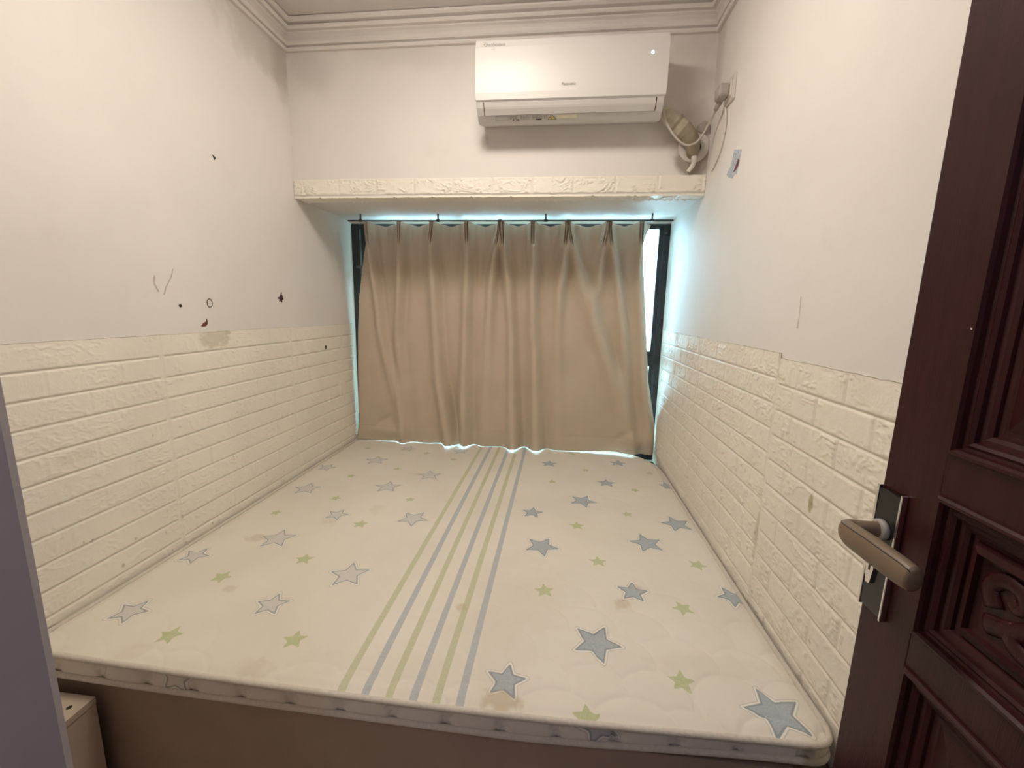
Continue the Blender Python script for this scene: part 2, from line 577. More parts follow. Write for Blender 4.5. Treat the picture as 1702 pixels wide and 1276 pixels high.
def lathe(bm, c, pr, n=40, axis='z', caps=True):
    rings = []
    for r, h in pr:
        ring = []
        for k in range(n):
            a = 2 * math.pi * k / n
            ca, sa = r * math.cos(a), r * math.sin(a)
            p = {'z': (c[0] + ca, c[1] + sa, c[2] + h), 'y': (c[0] + ca, c[1] + h, c[2] + sa), 'x': (c[0] + h, c[1] + ca, c[2] + sa)}[axis]
            ring.append(bm.verts.new(p))
        rings.append(ring)
    for i in range(len(rings) - 1):
        for k in range(n):
            bm.faces.new((rings[i][k], rings[i][(k + 1) % n], rings[i + 1][(k + 1) % n], rings[i + 1][k]))
    if caps:
        bm.faces.new(rings[0]); bm.faces.new(rings[-1][::-1])


lathe(bm, (1.0, 1.14, ZC), [(.207, 0), (.212, -.012), (.204, -.03)])
from_bm('lamp_base', bm, M_wplast, lamp, True)
bm = bmesh.new()
lathe(bm, (1.0, 1.14, ZC), [(.200, -.030), (.200, -.05), (.185, -.068), (.13, -.078), (.05, -.082), (.01, -.083)])
from_bm('diffuser', bm, emit_mat('warm_lamp_diffuser', LAMP_COL, LAMP), lamp, True)
hl = empty('hall_lamp', (1.7, -.9, ZC), 'small round ceiling lamp in the hall', 'lamp')
bm = bmesh.new()
lathe(bm, (1.7, -.9, ZC), [(.12, 0), (.12, -.02), (.11, -.025)])
from_bm('lamp_base', bm, M_wplast, hl, True)
bm = bmesh.new()
lathe(bm, (1.7, -.9, ZC), [(.105, -.025), (.10, -.04), (.06, -.05), (.01, -.052)])
from_bm('diffuser', bm, emit_mat('cool_lamp_diffuser', (.74, .76, 1.0), HALL * 10), hl, True)

# ------------------------------------------------------------------ window
win = empty('window_1', (1.0, YW, .405), 'dark aluminium window behind the beige curtain', 'window', 'structure')
z0, z1 = .405, 1.874
bm = bmesh.new()
add_box(bm, (.002, YW, z0), (.050, YW + .06, z1), .003)
add_box(bm, (1.962, YW, z0), (1.998, YW + .06, z1), .003)
add_box(bm, (.055, YW, z1 - .012), (1.962, YW + .06, z1), .002)
add_box(bm, (.055, YW, z0), (1.962, YW + .06, z0 + .05), .002)
from_bm('window_frame', bm, M_alu, win)
cols = [(.050, .70), (.70, 1.31), (1.31, 1.962)]
for i, (a, b) in enumerate(cols):
    for (c, d) in ((z0 + .05, 1.034), (1.084, z1 - .012)):
        bm = bmesh.new()
        wL = .13 if i == 0 else .028
        wR = .026
        add_box(bm, (a + .001, YW + .012, c), (a + wL, YW + .048, d), .002)
        add_box(bm, (b - wR, YW + .012, c), (b - .001, YW + .048, d), .002)
        add_box(bm, (a + wL, YW + .012, d - .016), (b - wR, YW + .048, d), .002)
        add_box(bm, (a + wL, YW + .012, c), (b - wR, YW + .048, c + .028), .002)
        s = from_bm('sash', bm, M_alu, win)
        box('pane', (a + wL - .005, YW + .028, c + .022), (b - wR + .005, YW + .033, d - .02), M_glass, s)
    bm = bmesh.new()
    add_box(bm, (a, YW + .002, 1.034), (b, YW + .058, 1.084), .003)
    from_bm('transom', bm, M_alu, win)
hd = tube('stay_rod', [(.066, YW - .010, 1.40), (.066, YW - .010, 1.84)], .005, M_alu2, win)
bm = bmesh.new()
add_box(bm, (.035, YW - .022, 1.596), (.10, YW - .001, 1.614), .003)
from_bm('catch', bm, M_alu2, hd)
bm = bmesh.new()
lathe(bm, (1.978, YW, 1.822), [(.016, 0), (.016, -.012), (.010, -.014), (.010, -.02)], 20, 'y')
from_bm('corner_catch', bm, M_black, win, True)

# ------------------------------------------------------------------ curtain and rail
YR = 2.528
rail = empty('curtain_rail', (1.0, YR, 1.866), 'thin dark curtain rail under the recess soffit', 'curtain rail')
tube('rod', [(.086, YR, 1.853), (1.0, YR, 1.852), (1.962, YR, 1.854)], .0042, M_black, rail)
for x in (.165, .637, 1.263, 1.848):
    bm = bmesh.new()
    add_box(bm, (x - .011, YR - .007, 1.847), (x + .011, YR + .007, 1.859), .002)
    add_box(bm, (x - .004, YR - .004, 1.859), (x + .004, YR + .004, 1.890))
    from_bm('bracket', bm, M_black, rail)
for x0_, x1_ in ((.090, .160), (1.872, 1.958)):
    bm = bmesh.new()
    add_box(bm, (x0_, YR + .0045, 1.845), (x1_, YR + .012, 1.857), .003)
    from_bm('end_piece', bm, M_wplast, rail)

RIDGES = [  # (z, x) of each fold line from heading to hem, strength along it
    ([(1.828, .166), (1.484, .196), (1.166, .22), (.854, .287), (.554, .344)], (1, .7, .45, .35, .25), .016),
    ([(1.828, .376), (1.734, .373), (1.486, .356), (1.169, .332), (.934, .341), (.534, .36)], (1, .9, .75, .5, .4, .4), .017),
    ([(1.828, .578), (1.752, .566), (1.59, .572), (1.177, .586), (.886, .603), (.489, .672)], (1, .9, .8, .75, 1.0, 1.35), .020),
    ([(1.829, .792), (1.718, .796), (1.532, .785), (1.182, .775), (.823, .768), (.48, .768)], (1, .9, .75, .75, 1.0, 1.3), .018),
    ([(1.829, .992), (1.729, .967), (1.562, .941), (1.186, .919), (.879, .911), (.504, .907)], (.9, .85, .7, .4, .2, .1), .018),
    ([(1.829, 1.004), (1.73, 1.007), (1.535, 1.043), (1.19, 1.069), (.629, 1.085), (.48, 1.091)], (.9, .85, .7, .6, .9, 1.2), .018),
    ([(1.829, 1.187), (1.596, 1.19), (1.194, 1.202), (1.117, 1.212), (.48, 1.243)], (1, .9, .75, .75, 1.1), .019),
    ([(1.829, 1.386), (1.622, 1.371), (1.477, 1.355), (1.198, 1.350), (.53, 1.375)], (.9, .8, .6, .35, .1), .018),
    ([(1.829, 1.394), (1.654, 1.439), (1.204, 1.60), (.907, 1.715), (.529, 1.84)], (.7, .55, .7, .6, .45), .028),
    ([(1.829, 1.620), (1.70, 1.60), (1.45, 1.575), (1.2, 1.56), (.48, 1.55)], (.7, .6, .3, .05, 0), .018),
    ([(1.829, 1.627), (1.709, 1.651), (1.482, 1.703), (1.209, 1.745), (.792, 1.801), (.519, 1.848)], (.9, .8, .65, .5, .35, .1), .018),
    ([(1.829, 1.808), (1.589, 1.812), (1.212, 1.856), (.92, 1.892), (.513, 1.955)], (.9, .6, .45, .4, .4), .016)]
LE = [(1.854, 0.145), (1.39, 0.066), (1.16, 0.05), (0.713, 0.031), (0.592, 0.033), (0.459, 0.005)]
RE = [(1.853, 1.868), (1.81, 1.851), (1.737, 1.83), (1.63, 1.845), (1.211, 1.891), (0.933, 1.923), (0.654, 1.985), (0.465, 1.989)]


def interp(pts, z):
    p = sorted(pts)
    return np.interp(z, [a for a, b in p], [b for a, b in p])


nu, nv = 860, 230
tt = np.linspace(0, 1, nv)
zz = 1.856 - (1.856 - .464) * tt
lx, rx = interp(LE, zz), interp(RE, zz)
S = np.linspace(0, 1, nu)
X = lx[None, :] + (rx - lx)[None, :] * S[:, None]
Z = np.repeat(zz[None, :], nu, 0)
T = np.repeat(tt[None, :], nu, 0)
D = np.zeros_like(X)
pleat_x = np.array([.160, .376, .578, .792, .998, 1.187, 1.390, 1.623, 1.812])
for line, amp, w in RIDGES:
    zs = [a for a, b in line]
    cx_ = interp(line, zz)[None, :]
    am = interp(list(zip(zs, amp)), zz)[None, :]
    ww = (.020 + (w * 1.55 - .020) * sstep(.05, .3, tt) + .010 * sstep(.3, 1.0, tt))[None, :]
    dx = X - cx_
    D = D + am * (.056 + .004 * (1 - sstep(0, .2, tt)))[None, :] * np.exp(-np.abs(dx / ww) ** 2.6)
    D = D - am * .010 * np.exp(-(np.abs(dx) - ww * 2.0) ** 2 / (ww * .9) ** 2)
    D = D - am * .012 * np.exp(-((dx - ww * 1.7) / (ww * .7)) ** 2) * sstep(.06, .2, tt)[None, :]
    tuck = (np.exp(-((dx - .0045) / .0030) ** 2) + .8 * np.exp(-((dx + .0065) / .0028) ** 2)) * (1 - sstep(.05, .10, tt))[None, :]   # stitched centre tuck of the pinch pleat
    D = D - am * .058 * tuck
# the cloth sags back between pleats near the heading
gap = np.min(np.abs(X[:, :, None] - pleat_x[None, None, :]), -1)
sag = np.clip(gap / .10, 0, 1) ** 1.5
D = D - .030 * sag * np.exp(-T / .22) + .010
Z = Z + (.012 - .025 * sag ** .6) * np.exp(-T / .03)
# broad billow, hem creases at the two lower corners
D = D + .012 * (fbm(X * 3 + 2, Z * 2 + 5, 3) - .5) + .004 * (fbm(X * 14, Z * 5, 3) - .5)
D = D + .022 * np.exp(-(((X - .26) / .11) ** 2 + ((Z - .535) / .05) ** 2)) - .012 * np.exp(-(((X - .21) - (Z - .60) * 1.2) / .03) ** 2 - ((Z - .60) / .04) ** 2)
D = D + .020 * np.exp(-(((X - 1.90) / .09) ** 2 + ((Z - .56) / .06) ** 2)) - .010 * np.exp(-(((X - 1.80) - (Z - .60) * 1.0) / .025) ** 2 - ((Z - .58) / .06) ** 2)
D = D + .010 * np.exp(-(((X - 1.93) + (Z - .98) * .6) / .03) ** 2 - ((Z - .98) / .04) ** 2)
hem_dx = np.minimum(np.abs(X - interp(LE, zz)[None, :]), np.abs(X - rx[None, :]))
D = D + .006 * np.exp(-(hem_dx / .02) ** 2)
D = D - .0022 * np.exp(-((Z - .560) / .004) ** 2)                          # stitched hem line
lift = .0018 + interp([(0, -.005), (.3, -.004), (.5, -.005), (.63, -.003), (.67, .006), (.72, -.002), (.74, .005), (.79, .005), (.83, -.005), (1.05, -.005), (1.09, .006), (1.14, -.004), (1.2, -.003), (1.24, .004), (1.3, -.005), (1.5, -.005), (1.7, .005), (1.82, .004), (2, .0)], X[:, -1])[:, None]
Z = Z + lift * np.exp(-(1 - T) / .04)
Y = 2.640 + .022 * T - D
# return of the cloth at both ends towards the window
Y = Y + .03 * np.exp(-(S[:, None] / .006) ** 1.2) + .03 * np.exp(-((1 - S[:, None]) / .006) ** 1.2)
cur = grid('curtain', np.stack([X, Y, Z], -1), M_curtain)
md = cur.modifiers.new('cloth', 'SOLIDIFY'); md.thickness = .0018; md.offset = 0
setp(cur, 'beige pinch-pleated curtain hanging in front of the window', 'curtain')

# ------------------------------------------------------------------ bed base and mattress
base = empty('bed_base', (1.0, 1.7, 0), 'brown platform bed base filling the room under the mattress', 'bed base')
box('front_panel', (.004, .835, 0.001), (1.996, .860, .370), M_base, base, .002)
box('platform', (.004, .860, .340), (1.996, 2.398, .378), M_base, base, .002)

mat_root = empty('mattress', (1.0, 1.75, .385), 'cream mattress with grey-blue and green stars and stripes', 'mattress')


def zt(x, y):
    e = .010 - .016 * np.sin(np.pi * np.clip((x - .05) / 1.9, 0, 1)) + .006 * sstep(1.3, 1.9, x)
    return ZM + e * np.exp(-np.maximum(y - YM, 0) / .22)


def zb(x):
    return .3935 + .016 * np.exp(-x / .25) + .034 * sstep(1.25, 1.95, x)


BACK = spline([(.022, 2.712), (.5, 2.716), (1.1, 2.714), (1.60, 2.704), (1.745, 2.690), (1.82, 2.662), (1.885, 2.612), (1.935, 2.530), (1.965, 2.440), (1.978, 2.33)], 10)


def yback(x):
    return np.interp(x, [p[0] for p in BACK], [p[1] for p in BACK])


def yfront(x):
    r = .05
    c = np.zeros_like(x)
    l = np.clip((.022 + r - x) / r, 0, 1); c = c + r * (1 - np.sqrt(1 - l ** 2))
    rr = np.clip((x - (1.978 - r)) / r, 0, 1); c = c + r * (1 - np.sqrt(1 - rr ** 2))
    return YM + .010 * np.sin(np.pi * x / 2) * 0 + c


STARS = [(1.336, 2.408, 'M', 15), (1.745, 2.485, 'M', 10), (1.544, 2.338, 's', 20), (1.903, 2.348, 's', 10), (1.479, 2.602, 's', 20), (1.359, 2.142, 's', 26), (1.644, 2.167, 'M', 15),
         (1.963, 2.185, 'M', 30), (1.780, 2.098, 's', 60), (1.510, 1.930, 'L', 66), (1.278, 1.775, 'M', 15), (1.701, 1.823, 's', 26), (1.473, 1.684, 'g', 20), (1.900, 1.764, 'L', 33),
         (1.331, 1.504, 'L', 66), (1.741, 1.588, 'L', 31), (1.539, 1.433, 'g', 20), (1.895, 1.464, 'g', 62), (1.352, 1.244, 'g', 26), (1.637, 1.276, 'M', 13), (1.777, 1.216, 'g', 40),
         (1.953, 1.294, 'M', 40), (1.502, 1.042, 'L', 65), (1.698, .940, 'g', 10), (1.887, .877, 'L', 31), (1.463, .821, 'g', 20), (1.271, .894, 'M', 13),
         (.173, 2.488, 's', 10), (.431, 2.520, 'M', 10), (.571, 2.461, 's', 10), (.771, 2.531, 'M', 30), (.760, 2.378, 's', 10), (.320, 2.290, 'L', 30), (.098, 2.136, 'M', 10),
         (.489, 2.180, 's', 20), (.290, 2.039, 's', 20), (.697, 2.117, 'L', 32), (.154, 1.854, 'L', 30), (.536, 1.939, 'L', 28), (.348, 1.776, 's', 10), (.696, 1.817, 's', 30),
         (.169, 1.600, 's', 20), (.437, 1.624, 'M', 10), (.573, 1.562, 'g', 26), (.774, 1.639, 'L', 66), (.312, 1.406, 'L', 30), (.493, 1.295, 'g', 30), (.692, 1.234, 'L', 31),
         (.534, 1.062, 'M', 27), (.102, 1.255, 'M', 10), (.287, 1.159, 'g', 10), (.158, .972, 'M', 10), (.348, .908, 'g', 20), (.686, .944, 'g', 30)]
SR = {'L': .070, 'M': .053, 's': .027, 'g': .036}


def star_sd(px, py, R, ang):
    """signed distance to a five-pointed star"""
    vs = []
    for k in range(10):
        a = math.radians(ang) + k * math.pi / 5
        rr = R if k % 2 == 0 else R * .46
        vs.append((rr * math.cos(a), rr * math.sin(a)))
    d = np.full_like(px, 9.0)
    ins = np.zeros(px.shape, bool)
    for i in range(10):
        ax, ay = vs[i]; bx, by = vs[(i + 1) % 10]
        ex, ey = bx - ax, by - ay
        t = np.clip(((px - ax) * ex + (py - ay) * ey) / (ex * ex + ey * ey), 0, 1)
        d = np.minimum(d, np.hypot(px - ax - ex * t, py - ay - ey * t))
        c = ((ay > py) != (by > py)) & (px < (bx - ax) * (py - ay) / (by - ay + 1e-12) + ax)
        ins ^= c
    return np.where(ins, -d, d)


def pattern(X, Y, stars, grey_small_left=True):
    blue, green, sheen_fade = (np.full(X.shape, v) for v in (.05, .05, 0.0))
    for sx, sy, ty, ang in stars:
        R = SR[ty]
        m = np.hypot(X - sx, Y - sy) < R + .02
        if not m.any(): continue
        sd = star_sd(X[m] - sx, Y[m] - sy, R, ang)
        if ty in 'LM':
            blue[m] = np.minimum(blue[m], sd)
            if sx < .9 or ty == 'L' and False: sheen_fade[m] = .75  # left stars filled paler: sheen of the cloth put into the colour
        else:
            green[m] = np.minimum(green[m], sd)
    return blue, green, sheen_fade


nx, ny = 470, 440
xs = .022 + (1.978 - .022) * np.linspace(0, 1, nx)
vv = np.linspace(0, 1, ny)
yf, yb = yfront(xs), yback(xs)
X = np.repeat(xs[:, None], ny, 1)
Y = yf[:, None] + (yb - yf)[:, None] * vv[None, :]
# cloud quilting: overlapping rounded scallops, stitched lines pressed in
own = np.full(X.shape, 9.0)
done = np.zeros(X.shape, bool)
rq = np.random.RandomState(4)
for j in range(0, 20):
    cy_ = .79 + j * .10
    for i in range(-1, 15):
        cx_ = (i + (j % 2) * .5) * .155 + rq.uniform(-.03, .03)
        R = rq.uniform(.080, .105)
        d = np.hypot(X - cx_, (Y - cy_) * 1.1) - R
        m = (d < .012) & ~done
        own = np.where(m, np.minimum(own, np.abs(d)), own)
        done |= (d < 0)
vis = np.clip(.12 + .95 * sstep(.95, 1.6, X) * (1 - sstep(1.0, 1.45, Y)) + .35 * (1 - sstep(.84, 1.0, Y)), 0, 1)
gro = (1 - sstep(.0, .0075, own)) * vis
puff = sstep(0, .03, own) * vis
Zt = zt(X, Y) - .0030 * gro + .0015 * puff + .003 * (fbm(X * 4, Y * 4, 3) - .5)
bd = np.minimum(np.minimum(X - .022, 1.978 - X), np.minimum(Y - yf[:, None], yb[:, None] - Y))
Zt = Zt - .006 * (1 - sstep(0, .03, bd))
blue, green, sheen_fade = pattern(X, Y, STARS)
sx_ = [.885, .945, 1.003, 1.062, 1.117, 1.173]
sw = .0095 + .0015 * (fbm(X * 30, Y * 5, 2) - .5)
sg = np.min(np.stack([np.abs(X - a) for a in sx_[0::2]]), 0) - sw
sb = np.min(np.stack([np.abs(X - a) for a in sx_[1::2]]), 0) - sw
stain = np.zeros_like(X)
for (a, b, ru, rv, st) in [(1.11, 1.135, .022, .022, .45), (1.272, .838, .055, .035, .55), (1.60, 1.215, .03, .035, .42), (1.655, 1.30, .03, .02, .3), (.235, 1.40, .05, .03, .35), (.36, 1.11, .025, .02, .3),
                           (.436, 1.56, .045, .03, .22), (1.80, 1.0, .16, .05, .10), (1.2, 1.2, .25, .3, .05), (.63, 2.12, .06, .02, .16), (.58, 1.70, .04, .05, .14), (.64, .845, .05, .03, .22), (.30, .85, .05, .03, .12), (1.05, .9, .3, .08, .06)]:
    q = np.sqrt(((X - a) / ru) ** 2 + ((Y - b) / rv) ** 2) + (fbm(X * 45, Y * 45, 4) - .5) * 1.3
    stain = np.maximum(stain, st * (1 - sstep(.45, 1.1, q)))
grid('top_panel', np.stack([X, Y, Zt], -1), M_matt, mat_root, True, {'blue': blue, 'green': green, 'sheen_fade': sheen_fade, 'stripe_blue': sb, 'stripe_green': sg, 'stain': stain})

# outline of the mattress, counter-clockwise from the front left
front = [(float(a), float(b)) for a, b in zip(np.concatenate([np.linspace(.022, .072, 8), np.linspace(.09, 1.91, 60), np.linspace(1.928, 1.978, 8)]),
                                              yfront(np.concatenate([np.linspace(.022, .072, 8), np.linspace(.09, 1.91, 60), np.linspace(1.928, 1.978, 8)])))]
right = [(1.978, y) for y in np.linspace(.90, 2.30, 30)]
back = [(p[0], p[1]) for p in BACK[::-1]]
left = [(.022, y) for y in np.linspace(2.64, .90, 34)]
loop = front + right + back + left


def resample(loop, step):
    P = np.array(loop + [loop[0]])
    s = np.concatenate([[0], np.cumsum(np.hypot(*np.diff(P, axis=0).T))])
    n = int(s[-1] / step)
    q = np.linspace(0, s[-1], n, endpoint=False)
    return np.stack([np.interp(q, s, P[:, 0]), np.interp(q, s, P[:, 1])], -1), q


lp, ls = resample(loop, .012)
_t = np.roll(lp, -1, 0) - np.roll(lp, 1, 0)
lpo = lp + np.stack([_t[:, 1], -_t[:, 0]], -1) / np.linalg.norm(_t, axis=1)[:, None] * .003
tube('top_piping', [(x, y, float(zt(x, y)) - .0045) for x, y in lpo], .0072, M_piping, mat_root, seg=10, closed=True)
tube('bottom_piping', [(x, y, float(zb(np.float64(x))) + .002) for x, y in lpo], .0075, M_piping, mat_root, seg=10, closed=True)
# quilted side band
lp2, ls2 = resample(loop, .006)
nn = len(lp2)
tng = np.roll(lp2, -1, 0) - np.roll(lp2, 1, 0)
nrm = np.stack([tng[:, 1], -tng[:, 0]], -1) / np.linalg.norm(tng, axis=1)[:, None]
m = 16
wv_ = np.linspace(0, 1, m)
cell = .128
ph = ls2[:, None] / cell + .25 * (wv_[None, :] - .5) ** 2
fr = ph - np.floor(ph)
bul = np.sqrt(np.clip(1 - np.abs(2 * fr - 1) ** 5, 0, 1)) * np.clip(1 - np.abs(2 * wv_[None, :] - 1) ** 4, 0, 1) ** .6
tri = np.exp(-((np.minimum(fr, 1 - fr) - .07 - .10 * wv_[None, :] ** 2) / .018) ** 2)
off = -.005 + .012 * bul - .0065 * tri * np.clip(1 - np.abs(2 * wv_[None, :] - 1) ** 4, 0, 1)
xx = lp2[:, None, 0] + nrm[:, None, 0] * (off - .003)
yy = lp2[:, None, 1] + nrm[:, None, 1] * (off - .003)
ztop = zt(lp2[:, 0], lp2[:, 1]) - .006
zbo = zb(lp2[:, 0])
z_ = zbo[:, None] + (ztop - zbo)[:, None] * wv_[None, :]
Vb = np.stack([xx, yy, z_], -1)
Vb = np.concatenate([Vb, Vb[:1]], 0)
Ss = np.repeat(xx[:, :], 1, 1)
bl, gr, fd = pattern(np.repeat(lp2[:, :1], m, 1), np.where(np.repeat(lp2[:, 1:2], m, 1) < .9, z_, 9), [(.462, .440, 'M', 10), (1.487, .452, 'M', 40), (.05, .43, 'g', 0)])
cat = lambda a: np.concatenate([a, a[:1]], 0)
grid('side_band', Vb, M_matt, mat_root, False, {'blue': cat(bl), 'green': cat(gr), 'sheen_fade': cat(fd) + .35, 'stripe_blue': cat(bl * 0 + 1), 'stripe_green': cat(bl * 0 + 1), 'stain': cat(bl * 0)})
# underside
bm = bmesh.new()
bm.faces.new([bm.verts.new((x, y, float(zb(np.float64(x))))) for x, y in lp[::3]])
bmesh.ops.triangulate(bm, faces=bm.faces[:])
from_bm('underside', bm, M_piping, mat_root)

# ------------------------------------------------------------------ small board cabinet at the foot of the bed
cab = empty('low_cabinet', (.15, .65, 0), 'low pale wooden cabinet against the bed base by the doorway', 'cabinet')
box('top_board', (.02, .50, .345), (.236, .80, .363), M_boxwood, cab, .001)
box('side_board', (.218, .502, .001), (.234, .80, .345), M_boxwood, cab, .001)
box('back_board', (.02, .784, .001), (.218, .80, .345), M_boxwood, cab, .001)
box('side_board', (.02, .502, .001), (.036, .784, .345), M_boxwood, cab, .001)
bm = bmesh.new()
lathe(bm, (.205, .765, .3628), [(.006, 0), (.0055, .0008)], 14)
from_bm('screw_hole', bm, M_speck, cab)

# ------------------------------------------------------------------ air conditioner
ac = empty('air_conditioner', (1.364, YH, 2.15), 'white wall-mounted air conditioner under the cornice', 'air conditioner')


def extrude_x(bm, prof, x0, x1, bev=0.0):
    a = [bm.verts.new((x0, y, z)) for y, z in prof]
    b = [bm.verts.new((x1, y, z)) for y, z in prof]
    n = len(prof)
    fs = [bm.faces.new(a), bm.faces.new(b[::-1])]
    for i in range(n):
        fs.append(bm.faces.new((a[i], b[i], b[(i + 1) % n], a[(i + 1) % n])))
    if bev:
        es = [e for e in bm.edges if abs(e.verts[0].co.x - e.verts[1].co.x) < 1e-6]
        bmesh.ops.bevel(bm, geom=es, offset=bev, segments=3, affect='EDGES', profile=.6)


X0, X1 = .971, 1.757
body = [(YH - .001, 2.449), (1.972, 2.449), (1.957, 2.438), (1.954, 2.222), (1.965, 2.200), (1.986, 2.178), (2.008, 2.163), (2.018, 2.158), (2.028, 2.157), (YH - .001, 2.196)]
bm = bmesh.new()
extrude_x(bm, body, X0 + .003, X1 - .003, .006)
from_bm('body', bm, M_acg, ac)
bm = bmesh.new()
pan = [(1.975, 2.458), (1.958, 2.456), (1.949, 2.447), (1.945, 2.42), (1.943, 2.36), (1.943, 2.30), (1.945, 2.25), (1.948, 2.224), (1.953, 2.221), (1.957, 2.224), (1.957, 2.44), (1.975, 2.452)]
extrude_x(bm, pan, X0, X1, .0)
es = [e for e in bm.edges if abs(e.verts[0].co.x - e.verts[1].co.x) < 1e-6 and (e.verts[0].co.y + e.verts[1].co.y) / 2 < 1.956]
bmesh.ops.bevel(bm, geom=es, offset=.004, segments=3, affect='EDGES', profile=.5)
fp = from_bm('front_panel', bm, M_acw, ac)
# louver and its dark slot on the sloping underside


def on_slope(t, off):
    """point on the louver slope, t 0..1 from the panel edge to the lower edge"""
    pts = [(1.955, 2.219), (1.965, 2.200), (1.986, 2.178)]
    s = np.array([0, .022, .052]) / .052
    y = float(np.interp(t, s, [p[0] for p in pts])); z = float(np.interp(t, s, [p[1] for p in pts]))
    n_ = Vector((0, -.66, -.75)).normalized()
    return (y + n_.y * off, z + n_.z * off)


def slope_plate(name, x0, x1, t0, t1, o0, o1, mat, parent, n=6):
    bm = bmesh.new()
    ts = [t0 + (t1 - t0) * i / n for i in range(n + 1)]
    pr_ = [on_slope(t, o1) for t in ts] + [on_slope(t, o0) for t in ts[::-1]]
    extrude_x(bm, pr_, x0, x1)
    return from_bm(name, bm, mat, parent)


slope_plate('air_outlet', 1.004, 1.724, .02, 1.02, -.002, .0006, M_black, ac)
slope_plate('louver', 1.0075, 1.7205, .03, .96, -.001, .0030, M_acg, ac)
# round display light
bm = bmesh.new()
lathe(bm, (1.692, 1.9425, 2.376), [(.0056, .002), (.0056, -.0008), (.0045, -.0012)], 20, 'y')
from_bm('display_light', bm, emit_mat('display_led', (.95, .97, 1.0), 3.0), fp, True)


def text(name, s, loc, size, mat, parent, rx=90, xs=1.0):
    cu = bpy.data.curves.new('t', 'FONT')
    cu.body = s
    cu.size = size
    cu.extrude = .0003
    cu.align_x = 'LEFT'
    to = bpy.data.objects.new('t', cu)
    COL.objects.link(to)
    dg = bpy.context.evaluated_depsgraph_get()
    me = bpy.data.meshes.new_from_object(to.evaluated_get(dg))
    bpy.data.objects.remove(to)
    me.transform(Matrix.Translation(loc) @ Matrix.Rotation(math.radians(rx), 4, 'X') @ Matrix.Diagonal((xs, 1, 1, 1)))
    me.materials.clear()
    return link(name, me, mat, parent)


text('logo_text', 'ChanNuoro', (1.006, 1.9432, 2.424), .0165, M_greytext, fp, 90, 1.12)
text('logo_text', '- l', (1.040, 1.9425, 2.408), .014, M_greytext, fp)
text('logo_text', 'Raonatic', (1.333, 1.9422, 2.268), .0155, M_greytext, fp, 90, 1.12)


def low(x, t):
    """point on the strip below the louver: t 0..1 top to bottom, proud of the plastic"""
    y, z = 1.987 + .020 * t, 2.1773 - .0136 * t
    return (x, y - .0004, z - .0008)


def low_quad(bm, x0, x1, t0, t1):
    a = [low(x0, t0), low(x1, t0), low(x1, t1), low(x0, t1)]
    n_ = Vector((0, -.58, -.81)) * .0005
    lo = [bm.verts.new(p) for p in a]; hi = [bm.verts.new(Vector(p) + n_) for p in a]
    bm.faces.new(hi)
    for i in range(4):
        bm.faces.new((lo[i], lo[(i + 1) % 4], hi[(i + 1) % 4], hi[i]))


rt = random.Random(2)
bm = bmesh.new()
for (a, b) in ((1.053, 1.109),):
    for (q0, q1, s0, s1) in ((a, b, .12, .17), (a, b, .83, .88), (a, a + .002, .12, .88), (b - .002, b, .12, .88)):
        low_quad(bm, q0, q1, s0, s1)
for (a, b) in ((1.114, 1.151), (1.162, 1.204), (1.212, 1.256), (1.261, 1.277)):
    for k in range(4):
        x = a
        while x < b - .004:
            w_ = rt.uniform(.004, .012)
            low_quad(bm, x, min(x + w_, b), .10 + k * .17, .19 + k * .17)
            x += w_ + .003
from_bm('printed_label', bm, M_greytext, ac)
for (a, b) in ((1.126, 1.133), (1.142, 1.156), (1.228, 1.252)):
    bm = bmesh.new()
    low_quad(bm, a, b, .74, .92)
    from_bm('printed_label', bm, M_black, ac)
bm = bmesh.new()
low_quad(bm, 1.318, 1.404, .05, .72)
from_bm('paper_sticker', bm, M_paperw, ac)
for (nm, sc_, mt, o_) in (('warning_triangle', 1.0, M_black, .0), ('warning_triangle', .76, M_yellow, .0006)):
    bm = bmesh.new()
    cx_, hw = 1.297, .019 * sc_
    pts = [low(cx_ - hw, .5 + .42 * sc_), low(cx_ + hw, .5 + .42 * sc_), low(cx_, .5 - .42 * sc_)]
    n_ = Vector((0, -.58, -.81))
    lo = [bm.verts.new(Vector(p) + n_ * o_) for p in pts]; hi = [bm.verts.new(Vector(p) + n_ * (o_ + .0006)) for p in pts]
    bm.faces.new(hi)
    for i in range(3): bm.faces.new((lo[i], lo[(i + 1) % 3], hi[(i + 1) % 3], hi[i]))
    from_bm(nm, bm, mt, ac)
bm = bmesh.new()
low_quad(bm, 1.2958, 1.2982, .38, .70)
from_bm('warning_triangle', bm, M_black, ac).location.z -= .0014

# insulated pipe bundle into the wall
pp = spline([(1.762, 2.078, 2.218), (1.785, 2.080, 2.205), (1.830, 2.080, 2.172), (1.880, 2.088, 2.132), (1.912, 2.100, 2.098), (1.926, 2.122, 2.070), (1.928, 2.160, 2.060)], 10)
pt = np.linspace(0, 1, len(pp))
rd = [float(v) for v in np.interp(pt, [0, .12, .35, .6, .8, 1], [.018, .026, .036, .035, .028, .024])]
rd = [r * (1 + .015 * math.sin(i * 1.9) + (.05 if i % 7 == 0 and i > 20 else 0)) for i, r in enumerate(rd)]
pipe = tube('insulated_pipe', pp, rd, M_tape, seg=20)
me = pipe.data
at = me.attributes.new('edge', 'FLOAT', 'POINT')
vals = []
for i in range(len(pp)):
    for k in range(20):
        vals.append(.75 if (i > 18 and i % 7 in (0, 1)) else (.55 if i > 26 else .0) + .25 * (i > 14))
at.data.foreach_set('value', vals[:len(me.vertices)])
setp(pipe, 'tape-wrapped cream pipe curving from the air conditioner into the wall', 'pipe')
bm = bmesh.new()
